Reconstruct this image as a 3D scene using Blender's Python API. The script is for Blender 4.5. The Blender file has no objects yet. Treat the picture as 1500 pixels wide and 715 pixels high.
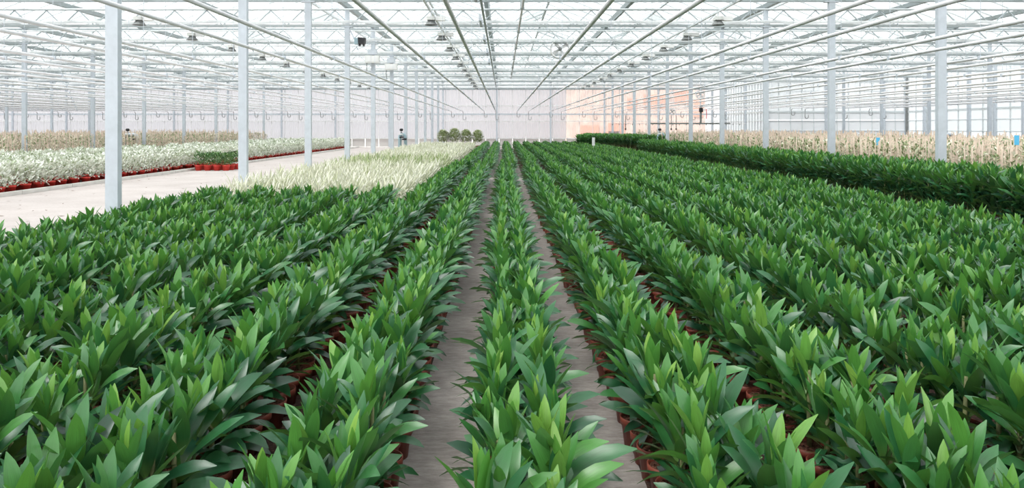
import bpy, math, random
import numpy as np
from mathutils import Matrix, Vector, Euler

random.seed(7)
rng = np.random.default_rng(11)
scene = bpy.context.scene
COL = scene.collection
PI = math.pi

# ------------------------------------------------------------------ camera
F = 1100.0                       # focal length in pixels of the 1500 px wide frame
VX, VY = 737.0, 187.0            # where the rows run together
EYE = 1.5
cam_d = bpy.data.cameras.new('camera')
cam_d.sensor_width = 36.0
cam_d.lens = 36.0 * F / 1500.0
cam_d.shift_x = (750.0 - VX) / 1500.0
cam_d.shift_y = -(357.5 - VY) / 1500.0
cam_d.clip_start, cam_d.clip_end = 0.05, 500
cam = bpy.data.objects.new('camera', cam_d)
COL.objects.link(cam)
cam.location = (0, 0, EYE)
cam.rotation_euler = (PI / 2, 0, 0)
scene.camera = cam

# ------------------------------------------------------------------ sky and exposure
world = bpy.data.worlds.new('overcast_sky')
scene.world = world
world.use_nodes = True
wn = world.node_tree
bg = wn.nodes['Background']
bg.inputs['Color'].default_value = (0.95, 0.975, 1.0, 1)
bg.inputs['Strength'].default_value = 0.68
sun_d = bpy.data.lights.new('hazy_sun', 'SUN')
sun_d.energy = 2.9
sun_d.angle = math.radians(28)
sun_d.color = (1.0, 0.97, 0.93)
sun = bpy.data.objects.new('hazy_sun', sun_d)
COL.objects.link(sun)
sun.rotation_euler = Euler((math.radians(20), math.radians(-24), 0))
vs = scene.view_settings
vs.view_transform = 'Standard'
vs.look = 'None'
vs.exposure = 1.65
vs.gamma = 1.0
vs.use_curve_mapping = False
cy = scene.cycles
cy.use_denoising = True
cy.max_bounces = 8
cy.diffuse_bounces = 3
cy.glossy_bounces = 2
cy.transmission_bounces = 6
cy.transparent_max_bounces = 16
cy.sample_clamp_indirect = 4.0

# ------------------------------------------------------------------ materials
MATS = {}

def newmat(name):
    m = bpy.data.materials.new(name)
    m.use_nodes = True
    MATS[name] = m
    nt = m.node_tree
    return m, nt, nt.nodes['Principled BSDF']

def N(nt, t, **kw):
    n = nt.nodes.new(t)
    for k, v in kw.items():
        setattr(n, k, v)
    return n

def mixcol(nt, fac, a, b, blend='MIX'):
    n = N(nt, 'ShaderNodeMix', data_type='RGBA', blend_type=blend)
    for sock, v in ((n.inputs[0], fac), (n.inputs[6], a), (n.inputs[7], b)):
        if isinstance(v, (int, float)):
            sock.default_value = v
        elif isinstance(v, tuple):
            sock.default_value = v if len(v) == 4 else (*v, 1)
        else:
            nt.links.new(v, sock)
    return n.outputs[2]

def ramp(nt, fac, stops):
    r = N(nt, 'ShaderNodeValToRGB')
    el = r.color_ramp.elements
    while len(el) < len(stops):
        el.new(0.5)
    for e, (p, c) in zip(el, stops):
        e.position = p
        e.color = (*c, 1)
    nt.links.new(fac, r.inputs[0])
    return r.outputs[0]

def noise(nt, scale, detail=3, rough=0.55, vec=None, stretch=None, coord='Object'):
    n = N(nt, 'ShaderNodeTexNoise')
    n.inputs['Scale'].default_value = scale
    n.inputs['Detail'].default_value = detail
    n.inputs['Roughness'].default_value = rough
    if vec is None:
        tc = N(nt, 'ShaderNodeTexCoord')
        vec = tc.outputs[coord]
    if stretch:
        mp = N(nt, 'ShaderNodeMapping')
        mp.inputs['Scale'].default_value = stretch
        nt.links.new(vec, mp.inputs[0])
        vec = mp.outputs[0]
    nt.links.new(vec, n.inputs['Vector'])
    return n.outputs['Fac']

def bump(nt, bsdf, h, strength=0.3, dist=0.01):
    b = N(nt, 'ShaderNodeBump')
    b.inputs['Strength'].default_value = strength
    b.inputs['Distance'].default_value = dist
    nt.links.new(h, b.inputs['Height'])
    nt.links.new(b.outputs[0], bsdf.inputs['Normal'])

def plain(name, col, rough=0.5, metal=0.0, var=0.08, scale=6.0):
    m, nt, p = newmat(name)
    n = noise(nt, scale)
    lo = tuple(max(0, c * (1 - var)) for c in col)
    hi = tuple(min(1, c * (1 + var)) for c in col)
    nt.links.new(ramp(nt, n, [(0.3, lo), (0.7, hi)]), p.inputs['Base Color'])
    p.inputs['Roughness'].default_value = rough
    p.inputs['Metallic'].default_value = metal
    return m

plain('galvanised', (0.54, 0.585, 0.64), 0.45, 0.0, 0.06, 9)
plain('truss_steel', (0.40, 0.45, 0.47), 0.45, 0.0, 0.05, 5)
plain('aluminium', (0.66, 0.70, 0.72), 0.4, 0.0, 0.05, 5)
plain('pipe_paint', (0.80, 0.79, 0.82), 0.4, 0.0, 0.08, 5)
plain('dark_steel', (0.20, 0.21, 0.21), 0.5, 0.0, 0.15, 8)
plain('white_paint', (0.78, 0.78, 0.78), 0.4, 0.0, 0.04, 5)
plain('black_plastic', (0.015, 0.016, 0.018), 0.45, 0.0, 0.2, 8)
plain('grey_cabinet', (0.72, 0.73, 0.71), 0.5, 0.0, 0.05, 8)
plain('blue_card', (0.10, 0.50, 0.82), 0.5, 0.0, 0.05, 8)
plain('red_hose', (0.70, 0.06, 0.05), 0.5, 0.0, 0.1, 8)
plain('teal_body', (0.30, 0.42, 0.47), 0.4, 0.0, 0.1, 8)
plain('stem_skin', (0.16, 0.17, 0.07), 0.7, 0.0, 0.3, 40)
plain('stake_wood', (0.82, 0.655, 0.545), 0.75, 0.0, 0.25, 3)
plain('kerb_concrete', (0.72, 0.69, 0.65), 0.9, 0.0, 0.1, 3)
plain('brick_wall', (0.82, 0.60, 0.52), 0.9, 0.0, 0.25, 1.2)
plain('orange_paint', (0.85, 0.40, 0.28), 0.8, 0.0, 0.15, 1.0)

# terracotta coloured plastic pots
def potmat(name, a, b):
    m, nt, p = newmat(name)
    n = noise(nt, 14.0, 4)
    nt.links.new(ramp(nt, n, [(0.3, a), (0.7, b)]), p.inputs['Base Color'])
    p.inputs['Roughness'].default_value = 0.5
potmat('pot_terracotta', (0.20, 0.045, 0.028), (0.30, 0.072, 0.046))
potmat('pot_red', (0.55, 0.03, 0.022), (0.68, 0.05, 0.036))

# bark soil
m, nt, p = newmat('bark_soil')
n = noise(nt, 90.0, 4, 0.7)
nt.links.new(ramp(nt, n, [(0.30, (0.025, 0.010, 0.006)), (0.50, (0.15, 0.050, 0.030)), (0.72, (0.36, 0.18, 0.11))]), p.inputs['Base Color'])
p.inputs['Roughness'].default_value = 0.95
bump(nt, p, n, 1.0, 0.02)

m, nt, p = newmat('bark_floor')
n = noise(nt, 55.0, 4, 0.7)
nt.links.new(ramp(nt, n, [(0.30, (0.012, 0.007, 0.005)), (0.52, (0.06, 0.028, 0.020)), (0.75, (0.17, 0.09, 0.065))]), p.inputs['Base Color'])
p.inputs['Roughness'].default_value = 0.95
bump(nt, p, n, 0.8, 0.02)

# floor: worn woven ground sheet / concrete
m, nt, p = newmat('floor_concrete')
n1 = noise(nt, 1.6, 5, 0.6)
n2 = noise(nt, 9.0, 6, 0.7, stretch=(1.0, 3.0, 1.0))
n3 = noise(nt, 60.0, 3, 0.7, stretch=(0.5, 2.0, 1.0))
c1 = ramp(nt, n1, [(0.3, (0.29, 0.255, 0.24)), (0.7, (0.44, 0.395, 0.375))])
c2 = ramp(nt, n2, [(0.35, (0.75, 0.73, 0.72)), (0.65, (1.15, 1.15, 1.15))])
c3 = ramp(nt, n3, [(0.3, (0.86, 0.86, 0.86)), (0.7, (1.12, 1.12, 1.12))])
cc = mixcol(nt, 1.0, c1, c2, 'MULTIPLY')
cc = mixcol(nt, 1.0, cc, c3, 'MULTIPLY')
nt.links.new(cc, p.inputs['Base Color'])
p.inputs['Roughness'].default_value = 0.85
bump(nt, p, n3, 0.25, 0.01)

# pale concrete driveway
m, nt, p = newmat('path_concrete')
n1 = noise(nt, 0.9, 5, 0.6)
n2 = noise(nt, 22.0, 4, 0.7)
c1 = ramp(nt, n1, [(0.3, (0.48, 0.425, 0.405)), (0.7, (0.58, 0.525, 0.505))])
c2 = ramp(nt, n2, [(0.30, (0.86, 0.84, 0.82)), (0.5, (1, 1, 1))])
nt.links.new(mixcol(nt, 1.0, c1, c2, 'MULTIPLY'), p.inputs['Base Color'])
p.inputs['Roughness'].default_value = 0.9

plain('gap_shade_floor', (0.03, 0.03, 0.028), 0.9, 0.0, 0.2, 3)  # near-black floor layer, shade between pots and stakes put into its colour
plain('dry_leaf', (0.13, 0.07, 0.035), 0.9, 0.0, 0.3, 9)
plain('outside_ground', (0.62, 0.61, 0.58), 0.95, 0.0, 0.1, 0.4)

# leaves: tint comes from the object colour (single leaves) or a point attribute (masses)
def leafmat(name, stops, attr, rough=0.36, trans=0.22, veins=0.25, edge=None, spec=0.5, gloss=0.0):
    m, nt, p = newmat(name)
    if attr:
        a = N(nt, 'ShaderNodeAttribute', attribute_name='tint')
        tint = a.outputs['Fac']
    else:
        oi = N(nt, 'ShaderNodeObjectInfo')
        sp = N(nt, 'ShaderNodeSeparateColor')
        nt.links.new(oi.outputs['Color'], sp.inputs[0])
        tint = sp.outputs[0]
    uv = N(nt, 'ShaderNodeAttribute', attribute_name='leafuv')
    base = ramp(nt, tint, stops)
    mp = N(nt, 'ShaderNodeMapping')
    mp.inputs['Scale'].default_value = (1.5, 9.0, 1)
    nt.links.new(uv.outputs['Vector'], mp.inputs[0])
    nz = noise(nt, 1.6, 3, 0.6, vec=mp.outputs[0])
    v = ramp(nt, nz, [(0.3, (1 - veins,) * 3), (0.7, (1 + veins,) * 3)])
    c = mixcol(nt, 1.0, base, v, 'MULTIPLY')
    # pale midrib and pale base of the blade
    sx = N(nt, 'ShaderNodeSeparateXYZ')
    nt.links.new(uv.outputs['Vector'], sx.inputs[0])
    ab = N(nt, 'ShaderNodeMath', operation='ABSOLUTE')
    nt.links.new(sx.outputs[1], ab.inputs[0])
    if edge:
        e = N(nt, 'ShaderNodeMapRange')
        e.inputs[1].default_value, e.inputs[2].default_value = edge[1], edge[2]
        nt.links.new(ab.outputs[0], e.inputs[0])
        c = mixcol(nt, e.outputs[0], c, edge[0])
    b = N(nt, 'ShaderNodeMapRange')
    b.inputs[1].default_value, b.inputs[2].default_value = 0.0, 0.3
    b.inputs[3].default_value, b.inputs[4].default_value = 0.45, 0.0
    nt.links.new(sx.outputs[0], b.inputs[0])
    c = mixcol(nt, b.outputs[0], c, (0.22, 0.32, 0.07))
    nt.links.new(c, p.inputs['Base Color'])
    p.inputs['Roughness'].default_value = rough
    p.inputs['Specular IOR Level'].default_value = spec
    if gloss:
        p.inputs['Coat Weight'].default_value = gloss
        p.inputs['Coat Roughness'].default_value = 0.33
    tr = N(nt, 'ShaderNodeBsdfTranslucent')
    tc = mixcol(nt, 0.35, c, (0.26, 0.50, 0.05), 'MIX')
    nt.links.new(tc, tr.inputs[0])
    mx = N(nt, 'ShaderNodeMixShader')
    mx.inputs[0].default_value = trans
    nt.links.new(p.outputs[0], mx.inputs[1])
    nt.links.new(tr.outputs[0], mx.inputs[2])
    nt.links.new(mx.outputs[0], nt.nodes['Material Output'].inputs[0])
    return m

GREEN = [(0.0, (0.008, 0.055, 0.027)), (0.35, (0.024, 0.142, 0.048)), (0.7, (0.086, 0.280, 0.046)), (1.0, (0.25, 0.45, 0.08))]  # leaf greens; low tints deepened to carry shadow contrast in the colour
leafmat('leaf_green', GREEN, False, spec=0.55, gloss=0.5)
leafmat('leaf_green_mass', GREEN, True, spec=0.55, gloss=0.5)
PALE = [(0.0, (0.16, 0.28, 0.06)), (0.3, (0.46, 0.52, 0.28)), (0.55, (0.74, 0.73, 0.58)), (1.0, (0.88, 0.86, 0.78))]
leafmat('leaf_cream', PALE, True, 0.5, 0.2, 0.12)
WHITE = [(0.0, (0.06, 0.12, 0.04)), (0.20, (0.36, 0.42, 0.26)), (0.42, (0.80, 0.82, 0.73)), (1.0, (0.92, 0.92, 0.88))]
leafmat('leaf_silver', WHITE, True, 0.55, 0.12, 0.15)
DARKG = [(0.0, (0.012, 0.05, 0.018)), (0.5, (0.04, 0.14, 0.04)), (0.85, (0.12, 0.26, 0.08)), (1.0, (0.40, 0.48, 0.28))]
leafmat('leaf_shrub', DARKG, True, 0.45, 0.15, 0.15)
CANE = [(0.0, (0.06, 0.14, 0.04)), (0.35, (0.32, 0.38, 0.20)), (0.7, (0.70, 0.68, 0.52)), (1.0, (0.85, 0.82, 0.70))]
leafmat('leaf_cane', CANE, True, 0.55, 0.15, 0.15)

# glass and sheet: real transmission, a share of it scattered
def sheet(name, clear, col, gloss=0.06, wave=None):
    m = bpy.data.materials.new(name)
    m.use_nodes = True
    MATS[name] = m
    nt = m.node_tree
    nt.nodes.remove(nt.nodes['Principled BSDF'])
    out = nt.nodes['Material Output']
    tp = N(nt, 'ShaderNodeBsdfTransparent')
    tp.inputs[0].default_value = (0.97, 0.985, 0.98, 1)
    tl = N(nt, 'ShaderNodeBsdfTranslucent')
    df = N(nt, 'ShaderNodeBsdfDiffuse')
    nz = noise(nt, 0.9, 4, 0.6)
    c = ramp(nt, nz, [(0.3, tuple(x * 0.92 for x in col)), (0.7, col)])
    if wave:
        wv = N(nt, 'ShaderNodeTexWave')
        wv.bands_direction = wave
        wv.inputs['Scale'].default_value = 3.0
        tc = N(nt, 'ShaderNodeTexCoord')
        nt.links.new(tc.outputs['Object'], wv.inputs['Vector'])
        c = mixcol(nt, 1.0, c, ramp(nt, wv.outputs['Fac'], [(0.0, (0.93,) * 3), (1.0, (1.0,) * 3)]), 'MULTIPLY')
    nt.links.new(c, tl.inputs[0])
    nt.links.new(c, df.inputs[0])
    m1 = N(nt, 'ShaderNodeMixShader')
    m1.inputs[0].default_value = 0.35
    nt.links.new(tl.outputs[0], m1.inputs[1])
    nt.links.new(df.outputs[0], m1.inputs[2])
    m2 = N(nt, 'ShaderNodeMixShader')
    m2.inputs[0].default_value = clear
    nt.links.new(m1.outputs[0], m2.inputs[1])
    nt.links.new(tp.outputs[0], m2.inputs[2])
    gl = N(nt, 'ShaderNodeBsdfGlossy')
    gl.inputs['Roughness'].default_value = 0.1
    m3 = N(nt, 'ShaderNodeMixShader')
    m3.inputs[0].default_value = gloss
    nt.links.new(m2.outputs[0], m3.inputs[1])
    nt.links.new(gl.outputs[0], m3.inputs[2])
    nt.links.new(m3.outputs[0], out.inputs[0])
    return m
sheet('roof_glass', 0.55, (0.62, 0.64, 0.65), 0.03)
sheet('white_fabric', 0.08, (0.93, 0.94, 0.95), 0.0)
sheet('wall_glass', 0.50, (0.62, 0.635, 0.65), 0.04)
sheet('wall_sheet', 0.03, (0.50, 0.49, 0.515), 0.02, 'X')
sheet('wall_sheet_clear', 0.40, (0.40, 0.385, 0.385), 0.02, 'X')
plain('wall_sheet_opaque', (0.86, 0.87, 0.90), 0.6, 0.0, 0.03, 0.5)
plain('plinth_board', (0.70, 0.66, 0.64), 0.8, 0.0, 0.06, 2.0)

# ------------------------------------------------------------------ mesh helpers
class MB:
    """collects boxes, bars and tubes into one mesh"""
    def __init__(self):
        self.v, self.f = [], []
    def add(self, v, f):
        o = len(self.v)
        self.v += [tuple(x) for x in v]
        self.f += [tuple(i + o for i in q) for q in f]
        return self
    def box(self, x0, x1, y0, y1, z0, z1):
        v = [(x, y, z) for z in (z0, z1) for y in (y0, y1) for x in (x0, x1)]
        return self.add(v, [(0, 2, 3, 1), (4, 5, 7, 6), (0, 1, 5, 4), (2, 6, 7, 3), (0, 4, 6, 2), (1, 3, 7, 5)])
    def bar(self, a, b, w, d=None, up=(0, 0, 1)):
        a, b = Vector(a), Vector(b)
        d = w if d is None else d
        t = (b - a).normalized()
        u = Vector(up)
        if abs(t.dot(u)) > 0.98:
            u = Vector((0, 1, 0))
        s = t.cross(u).normalized()
        n = s.cross(t).normalized()
        v = []
        for p in (a, b):
            for i, j in ((-1, -1), (1, -1), (1, 1), (-1, 1)):
                v.append(p + s * (w / 2 * i) + n * (d / 2 * j))
        return self.add(v, [(3, 2, 1, 0), (4, 5, 6, 7), (0, 1, 5, 4), (1, 2, 6, 5), (2, 3, 7, 6), (3, 0, 4, 7)])
    def tube(self, path, r, n=8, caps=True):
        P = [Vector(p) for p in path]
        rr = r if isinstance(r, (list, tuple)) else [r] * len(P)
        v, f = [], []
        prev = None
        for i, p in enumerate(P):
            t = (P[min(i + 1, len(P) - 1)] - P[max(i - 1, 0)]).normalized()
            if prev is None:
                u = Vector((0, 0, 1)) if abs(t.z) < 0.9 else Vector((1, 0, 0))
            else:
                u = prev
            s = t.cross(u)
            if s.length < 1e-5:
                s = t.cross(Vector((0, 1, 0)))
            s.normalize()
            u = s.cross(t).normalized()
            prev = u
            for k in range(n):
                a = 2 * PI * k / n
                v.append(p + s * (math.cos(a) * rr[i]) + u * (math.sin(a) * rr[i]))
        for i in range(len(P) - 1):
            for k in range(n):
                k2 = (k + 1) % n
                f.append((i * n + k, i * n + k2, (i + 1) * n + k2, (i + 1) * n + k))
        if caps:
            f.append(tuple(range(n - 1, -1, -1)))
            f.append(tuple(range((len(P) - 1) * n, len(P) * n)))
        return self.add(v, f)
    def lathe(self, prof, n=16, cap0=False, cap1=False, c=(0, 0, 0)):
        v, f = [], []
        for r, z in prof:
            for k in range(n):
                a = 2 * PI * k / n
                v.append((c[0] + r * math.cos(a), c[1] + r * math.sin(a), c[2] + z))
        for i in range(len(prof) - 1):
            for k in range(n):
                k2 = (k + 1) % n
                f.append((i * n + k, i * n + k2, (i + 1) * n + k2, (i + 1) * n + k))
        if cap0:
            f.append(tuple(range(n - 1, -1, -1)))
        if cap1:
            f.append(tuple(range((len(prof) - 1) * n, len(prof) * n)))
        return self.add(v, f)
    def mesh(self, name, mat, smooth=False):
        me = bpy.data.meshes.new(name)
        me.from_pydata(self.v, [], self.f)
        if smooth:
            me.polygons.foreach_set('use_smooth', [True] * len(me.polygons))
        me.materials.append(MATS[mat])
        return me
    def build(self, name, mat, parent=None, smooth=False, loc=None):
        return obj(name, self.mesh(name, mat, smooth), parent, loc)

def obj(name, data, parent=None, loc=None, rot=None, scale=None):
    o = bpy.data.objects.new(name, data)
    COL.objects.link(o)
    if parent is not None:
        o.parent = parent
    if loc is not None:
        o.location = loc
    if rot is not None:
        o.rotation_euler = rot
    if scale is not None:
        o.scale = (scale,) * 3 if isinstance(scale, (int, float)) else scale
    return o

def tag(o, label=None, cat=None, group=None, kind=None):
    if label: o['label'] = label
    if cat: o['category'] = cat
    if group: o['group'] = group
    if kind: o['kind'] = kind
    return o

def thing(name, label, cat, loc=(0, 0, 0), group=None, rz=0.0):
    return tag(obj(name, None, None, loc, (0, 0, rz)), label, cat, group)

def struct(name, label, data=None, loc=None):
    return tag(obj(name, data, None, loc), label, 'structure', None, 'structure')

def ordn(n):
    W = ['first', 'second', 'third', 'fourth', 'fifth', 'sixth', 'seventh', 'eighth', 'ninth', 'tenth', 'eleventh', 'twelfth', 'thirteenth', 'fourteenth']
    if n <= len(W):
        return W[n - 1]
    s = 'th' if 10 <= n % 100 <= 20 else {1: 'st', 2: 'nd', 3: 'rd'}.get(n % 10, 'th')
    return '%d%s' % (n, s)

def px(x, y, z):
    return VX + F * x / y, VY - F * (z - EYE) / y

def inview(x, y, z, m=25):
    if y < 0.3:
        return False
    a, b = px(x, y, z)
    return -m < a < 1500 + m and -m < b < 715 + m

def wordcut(s):
    return s

# ------------------------------------------------------------------ greenhouse frame grid
BAY = 4.5
SPAN = 12.54
G = SPAN / 3                     # one gable
ROW0 = -4.67                     # post row beside the pale driveway
YB = 13 * BAY                    # back wall
YS = 11 * BAY                    # stepped back wall on the right
XS, XR = 17.4, 26.6              # step, right wall
XL = -42.0
ZT = EYE + 3.03                  # truss underside
ZG = ZT + 0.56                   # gutter
RISE = 0.82

# floors
f = MB().box(XL, XR, -5, YB + 0.3, -0.12, 0.0)
fl = tag(f.build('floor', 'floor_concrete'), 'taupe worn concrete floor under the plant rows', None, None, 'structure')
pth = MB().box(-10.72, -4.92, -4.8, YB - 0.25, 0.001, 0.012)
tag(pth.build('floor_driveway', 'path_concrete'), 'pale pinkish concrete driveway between the plant beds', None, None, 'structure')
tag(MB().box(XL + 0.1, -10.9, 5, YB - 3.4, 0.001, 0.006).build('floor_gap_shade', 'gap_shade_floor'), 'black layer added under the white bushes for shade between pots', None, None, 'structure')  # added dark layer, deepens the gaps between the red pots
for nm, x0, x1 in (('floor_bark_left', -4.75, -0.45), ('floor_bark_right', 0.6, 7.8)):
    tag(MB().box(x0, x1, -4, 53, 0.001, 0.006).build(nm, 'bark_floor'), 'dark brown bark strewn floor under the green rows %s of the middle' % nm.split('_')[2], None, None, 'structure')
tag(MB().box(8.05, XR - 0.3, 5, YS - 1.5, 0.001, 0.006).build('floor_gap_shade_right', 'gap_shade_floor'), 'black layer added under the peach stakes for shade at their feet', None, None, 'structure')  # same added layer, darkens the gaps at the stake feet
kb = struct('kerb', 'low pale concrete kerb edging the white bush bed')
kbm = MB().box(-0.07, 0.07, -0.97, 0.97, 0, 0.09).mesh('kerb_stone', 'kerb_concrete')
y = 8.0
while y < YB - 3.4:
    obj('kerb_stone', kbm, kb, (-10.83 + random.uniform(-0.008, 0.008), y, 0), (0, 0, random.uniform(-0.003, 0.003)))
    y += 1.96
tag(MB().box(-200, 200, -60, 260, -0.4, -0.15).build('ground', 'outside_ground'), 'pale yard outside the glasshouse', None, None, 'structure')

# ---- back wall: sheets, posts, rails
def wall_row(root, a, b, tiers, step, thick=0.02):
    """a, b: plan end points; tiers: (z0, z1, material or function of position, name); one piece per column"""
    a, b = Vector((*a, 0)), Vector((*b, 0))
    L = (b - a).length
    n = max(1, round(L / step))
    ang = math.atan2(b.y - a.y, b.x - a.x)
    w = L / n
    cache = {}
    for z0, z1, mat, nm in tiers:
        for i in range(n):
            c = a + (b - a) * ((i + 0.5) / n)
            mt = mat(c) if callable(mat) else mat
            key = (z0, z1, mt)
            if key not in cache:
                mb = MB()
                if nm == 'panel' and z1 > 1.0:   # ribbed sheet
                    k = 12
                    v, fc = [], []
                    for j in range(k + 1):
                        yy = thick * (0.5 if j % 2 else -0.5)
                        v += [((j / k - 0.5) * (w - 0.003), yy, z0 + 0.004), ((j / k - 0.5) * (w - 0.003), yy, z1 - 0.004)]
                    for j in range(k):
                        fc.append((2 * j, 2 * j + 2, 2 * j + 3, 2 * j + 1))
                    mb.add(v, fc)
                else:
                    mb.box(-w / 2 + 0.02, w / 2 - 0.02, -0.006, 0.006, z0 + 0.02, z1 - 0.02)
                cache[key] = mb.mesh(nm, mt)
            obj(nm, cache[key], root, (c.x, c.y, 0), (0, 0, ang))
    return n, w, ang

wb = struct('wall_back', 'translucent white ribbed sheet wall closing the far end')
bmat = lambda c: 'wall_sheet_clear' if 5.2 < c.x < 17.2 else 'wall_sheet'
wall_row(wb, (XL, YB), (XS, YB), [(0.0, 0.65, 'plinth_board', 'plinth'), (0.65, 2.0, bmat, 'panel'), (2.0, ZT, bmat, 'panel'), (ZT, ZG, 'wall_glass', 'pane')], G / 4)
for z, t, mt in ((0.66, 0.07, 'white_paint'), (2.0, 0.05, 'white_paint'), (2.54, 0.11, 'galvanised'), (3.2, 0.06, 'white_paint'), (ZT - 0.02, 0.13, 'truss_steel')):
    MB().box(XL, XS, YB - 0.12, YB - 0.04, z - t / 2, z + t / 2).build('rail', mt, wb)
btm = MB().box(-0.02, 0.02, -0.03, -0.012, 0.66, ZT).mesh('batten', 'white_paint')
nb_ = round((XS - XL) / (G / 4))
for i in range(1, nb_):
    obj('batten', btm, wb, (XL + (XS - XL) * i / nb_, YB, 0))
wpm = MB().box(-0.06, 0.06, -0.08, 0.04, 0, ZG).mesh('post', 'galvanised')
k = -9
while ROW0 + G * k < XS:
    obj('post', wpm, wb, (ROW0 + G * k, YB - 0.14, 0))
    k += 1
# gable ends over the back wall
def gable_mesh(nm, mt):
    mb = MB()
    v = [(-G / 2 + .04, 0, 0.02), (G / 2 - .04, 0, 0.02), (0, 0, RISE - .03)]
    v = v + [(a, 0.012, c) for a, b, c in v]
    return mb.add(v, [(0, 1, 2), (5, 4, 3), (0, 3, 4, 1), (1, 4, 5, 2), (2, 5, 3, 0)]).mesh(nm, mt)
gm = gable_mesh('gable_pane', 'wall_glass')
k = -9
while ROW0 + G * (k + 0.5) < XS + 1:
    obj('gable_pane', gm, wb, (ROW0 + G * (k + 0.5), YB, ZG))
    k += 1

def glazed_wall(root, a, b, step, rails, tiers, postmat='galvanised', postw=0.12, every=4, out=1):
    n, w, ang = wall_row(root, a, b, tiers, step)
    av, bv = Vector((*a, 0)), Vector((*b, 0))
    d = (bv - av).normalized()
    mm = MB().box(-0.022, 0.022, -0.035, 0.035, 0, ZG).mesh('mullion', 'aluminium')
    pm = MB().box(-postw / 2, postw / 2, -0.16, 0.0, 0, ZG).mesh('post', postmat)
    for i in range(n + 1):
        c = av + (bv - av) * (i / n)
        obj('mullion', mm, root, (c.x, c.y, 0), (0, 0, ang))
        if i % every == 0:
            obj('post', pm, root, (c.x, c.y, 0), (0, 0, ang))
    for z, t in rails:
        MB().bar(av + Vector((0, 0, z)), bv + Vector((0, 0, z)), 0.08, t).build('rail', 'aluminium', root)

GR = [(0.66, 0.07), (1.30, 0.04), (1.95, 0.05), (2.54, 0.12), (3.0, 0.035), (3.45, 0.035), (3.9, 0.035), (ZT, 0.12)]
GT = [(0.0, 0.65, 'plinth_board', 'plinth'), (0.65, 1.95, 'wall_glass', 'pane'), (1.95, 2.54, 'wall_glass', 'pane'), (2.54, 3.45, 'wall_glass', 'pane'), (3.45, ZG, 'wall_glass', 'pane')]
w1 = struct('wall_step', 'short glazed return wall with close mullions beside the ribbed sheets')
glazed_wall(w1, (XS, YB), (XS, YS), 0.6, GR, GT, every=8)
w2 = struct('wall_back_right', 'stepped end wall, white boards below and glass grid above')
glazed_wall(w2, (XS, YS), (XR, YS), 0.75, GR, [(0.0, 2.0, 'wall_sheet_opaque', 'board')] + [(2.0, 2.54, 'wall_sheet_opaque', 'board')] + GT[3:], every=5)
w3 = struct('wall_right', 'glazed side wall with grey mullions and rails')
glazed_wall(w3, (XR, YS), (XR, -4.5), 1.125, GR, GT, every=2, postw=0.16)
w4 = struct('wall_left', 'ribbed translucent side wall far beyond the beige stakes')
wall_row(w4, (XL, -4.5), (XL, YB), [(0.0, 0.65, 'plinth_board', 'plinth'), (0.65, ZG, 'wall_sheet', 'panel')], BAY)
tag(MB().box(XR - 0.12, XR + 0.05, YS - 0.2, YS + 0.05, 0, ZG).build('trim_1', 'dark_steel'), 'dark corner column where the stepped end wall meets the side glazing', None, None, 'structure')

# red brick neighbour seen through the clear sheets
nb = thing('brick_building', 'salmon brick building standing outside behind the ribbed sheets', 'building', (11.5, YB + 5, 0))
MB().box(-6.2, 5.6, 0, 6, -0.15, 5.2).build('wall', 'brick_wall', nb)
for (x0, x1, z0, z1) in ((-2.6, -1.2, 0.4, 1.9), (-5, -3.4, 0.3, 1.7), (0.4, 2.2, 3.2, 4.3), (3.0, 4.3, 3.5, 4.6), (-1.0, -0.2, 3.0, 4.0), (-3.1, -1.6, -0.1, 1.2), (4.6, 5.4, 2.4, 3.8)):
    MB().box(x0, x1, -0.06, 0.02, z0, z1).build('painted_panel', 'orange_paint', nb)

# ------------------------------------------------------------------ roof
roof = struct('ceiling', 'white venlo glass roof of small gables on gutters')
XG0 = ROW0 - 9 * G
gut = MB()
gut.v = []
gprof = [(-0.09, 0.10), (-0.055, -0.02), (0.055, -0.02), (0.09, 0.10)]
for k in range(0, 18):
    gx = XG0 + k * G
    ye = YB if gx < XS + 3 else YS
    if gx > XR + 2.5: break
    m_ = MB()
    v = []
    for yy in (-4.5, ye):
        v += [(gx + a, yy, ZG + b) for a, b in gprof] + [(gx + a * 0.8, yy, ZG + b + 0.012) for a, b in reversed(gprof)]
    fc = [(i, (i + 1) % 8, 8 + (i + 1) % 8, 8 + i) for i in range(8)]
    m_.add(v, fc).build('gutter', 'truss_steel', roof)
    if gx + G < XR + 3:
        ye2 = YB if gx + G < XS + 3.5 else YS
        MB().box(gx + G / 2 - 0.035, gx + G / 2 + 0.035, -4.5, ye2, ZG + RISE - 0.02, ZG + RISE + 0.05).build('ridge', 'aluminium', roof)
PW = BAY / 4
sl = math.hypot(G / 2, RISE)
sa = math.atan2(RISE, G / 2)
pane_m = MB().box(0.09, sl - 0.03, 0.02, PW - 0.02, 0.0, 0.006).mesh('pane', 'roof_glass')
slots = []
for k in range(0, 17):
    for side in (0, 1):
        for j in range(-4, 52):
            gx = XG0 + (k + side) * G
            yy = j * PW
            mid = XG0 + (k + 0.5) * G
            if mid > (XS + 3 if yy >= YS - 0.1 else XR + 2.5): continue
            cx = gx + (1 - 2 * side) * G / 4
            vis = inview(cx, max(yy + PW / 2, .4), ZG + RISE / 2, 5)
            slots.append((not vis, yy * yy + cx * cx, gx, side, yy))
slots.sort()
rest = MB()
bars = MB()
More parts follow.
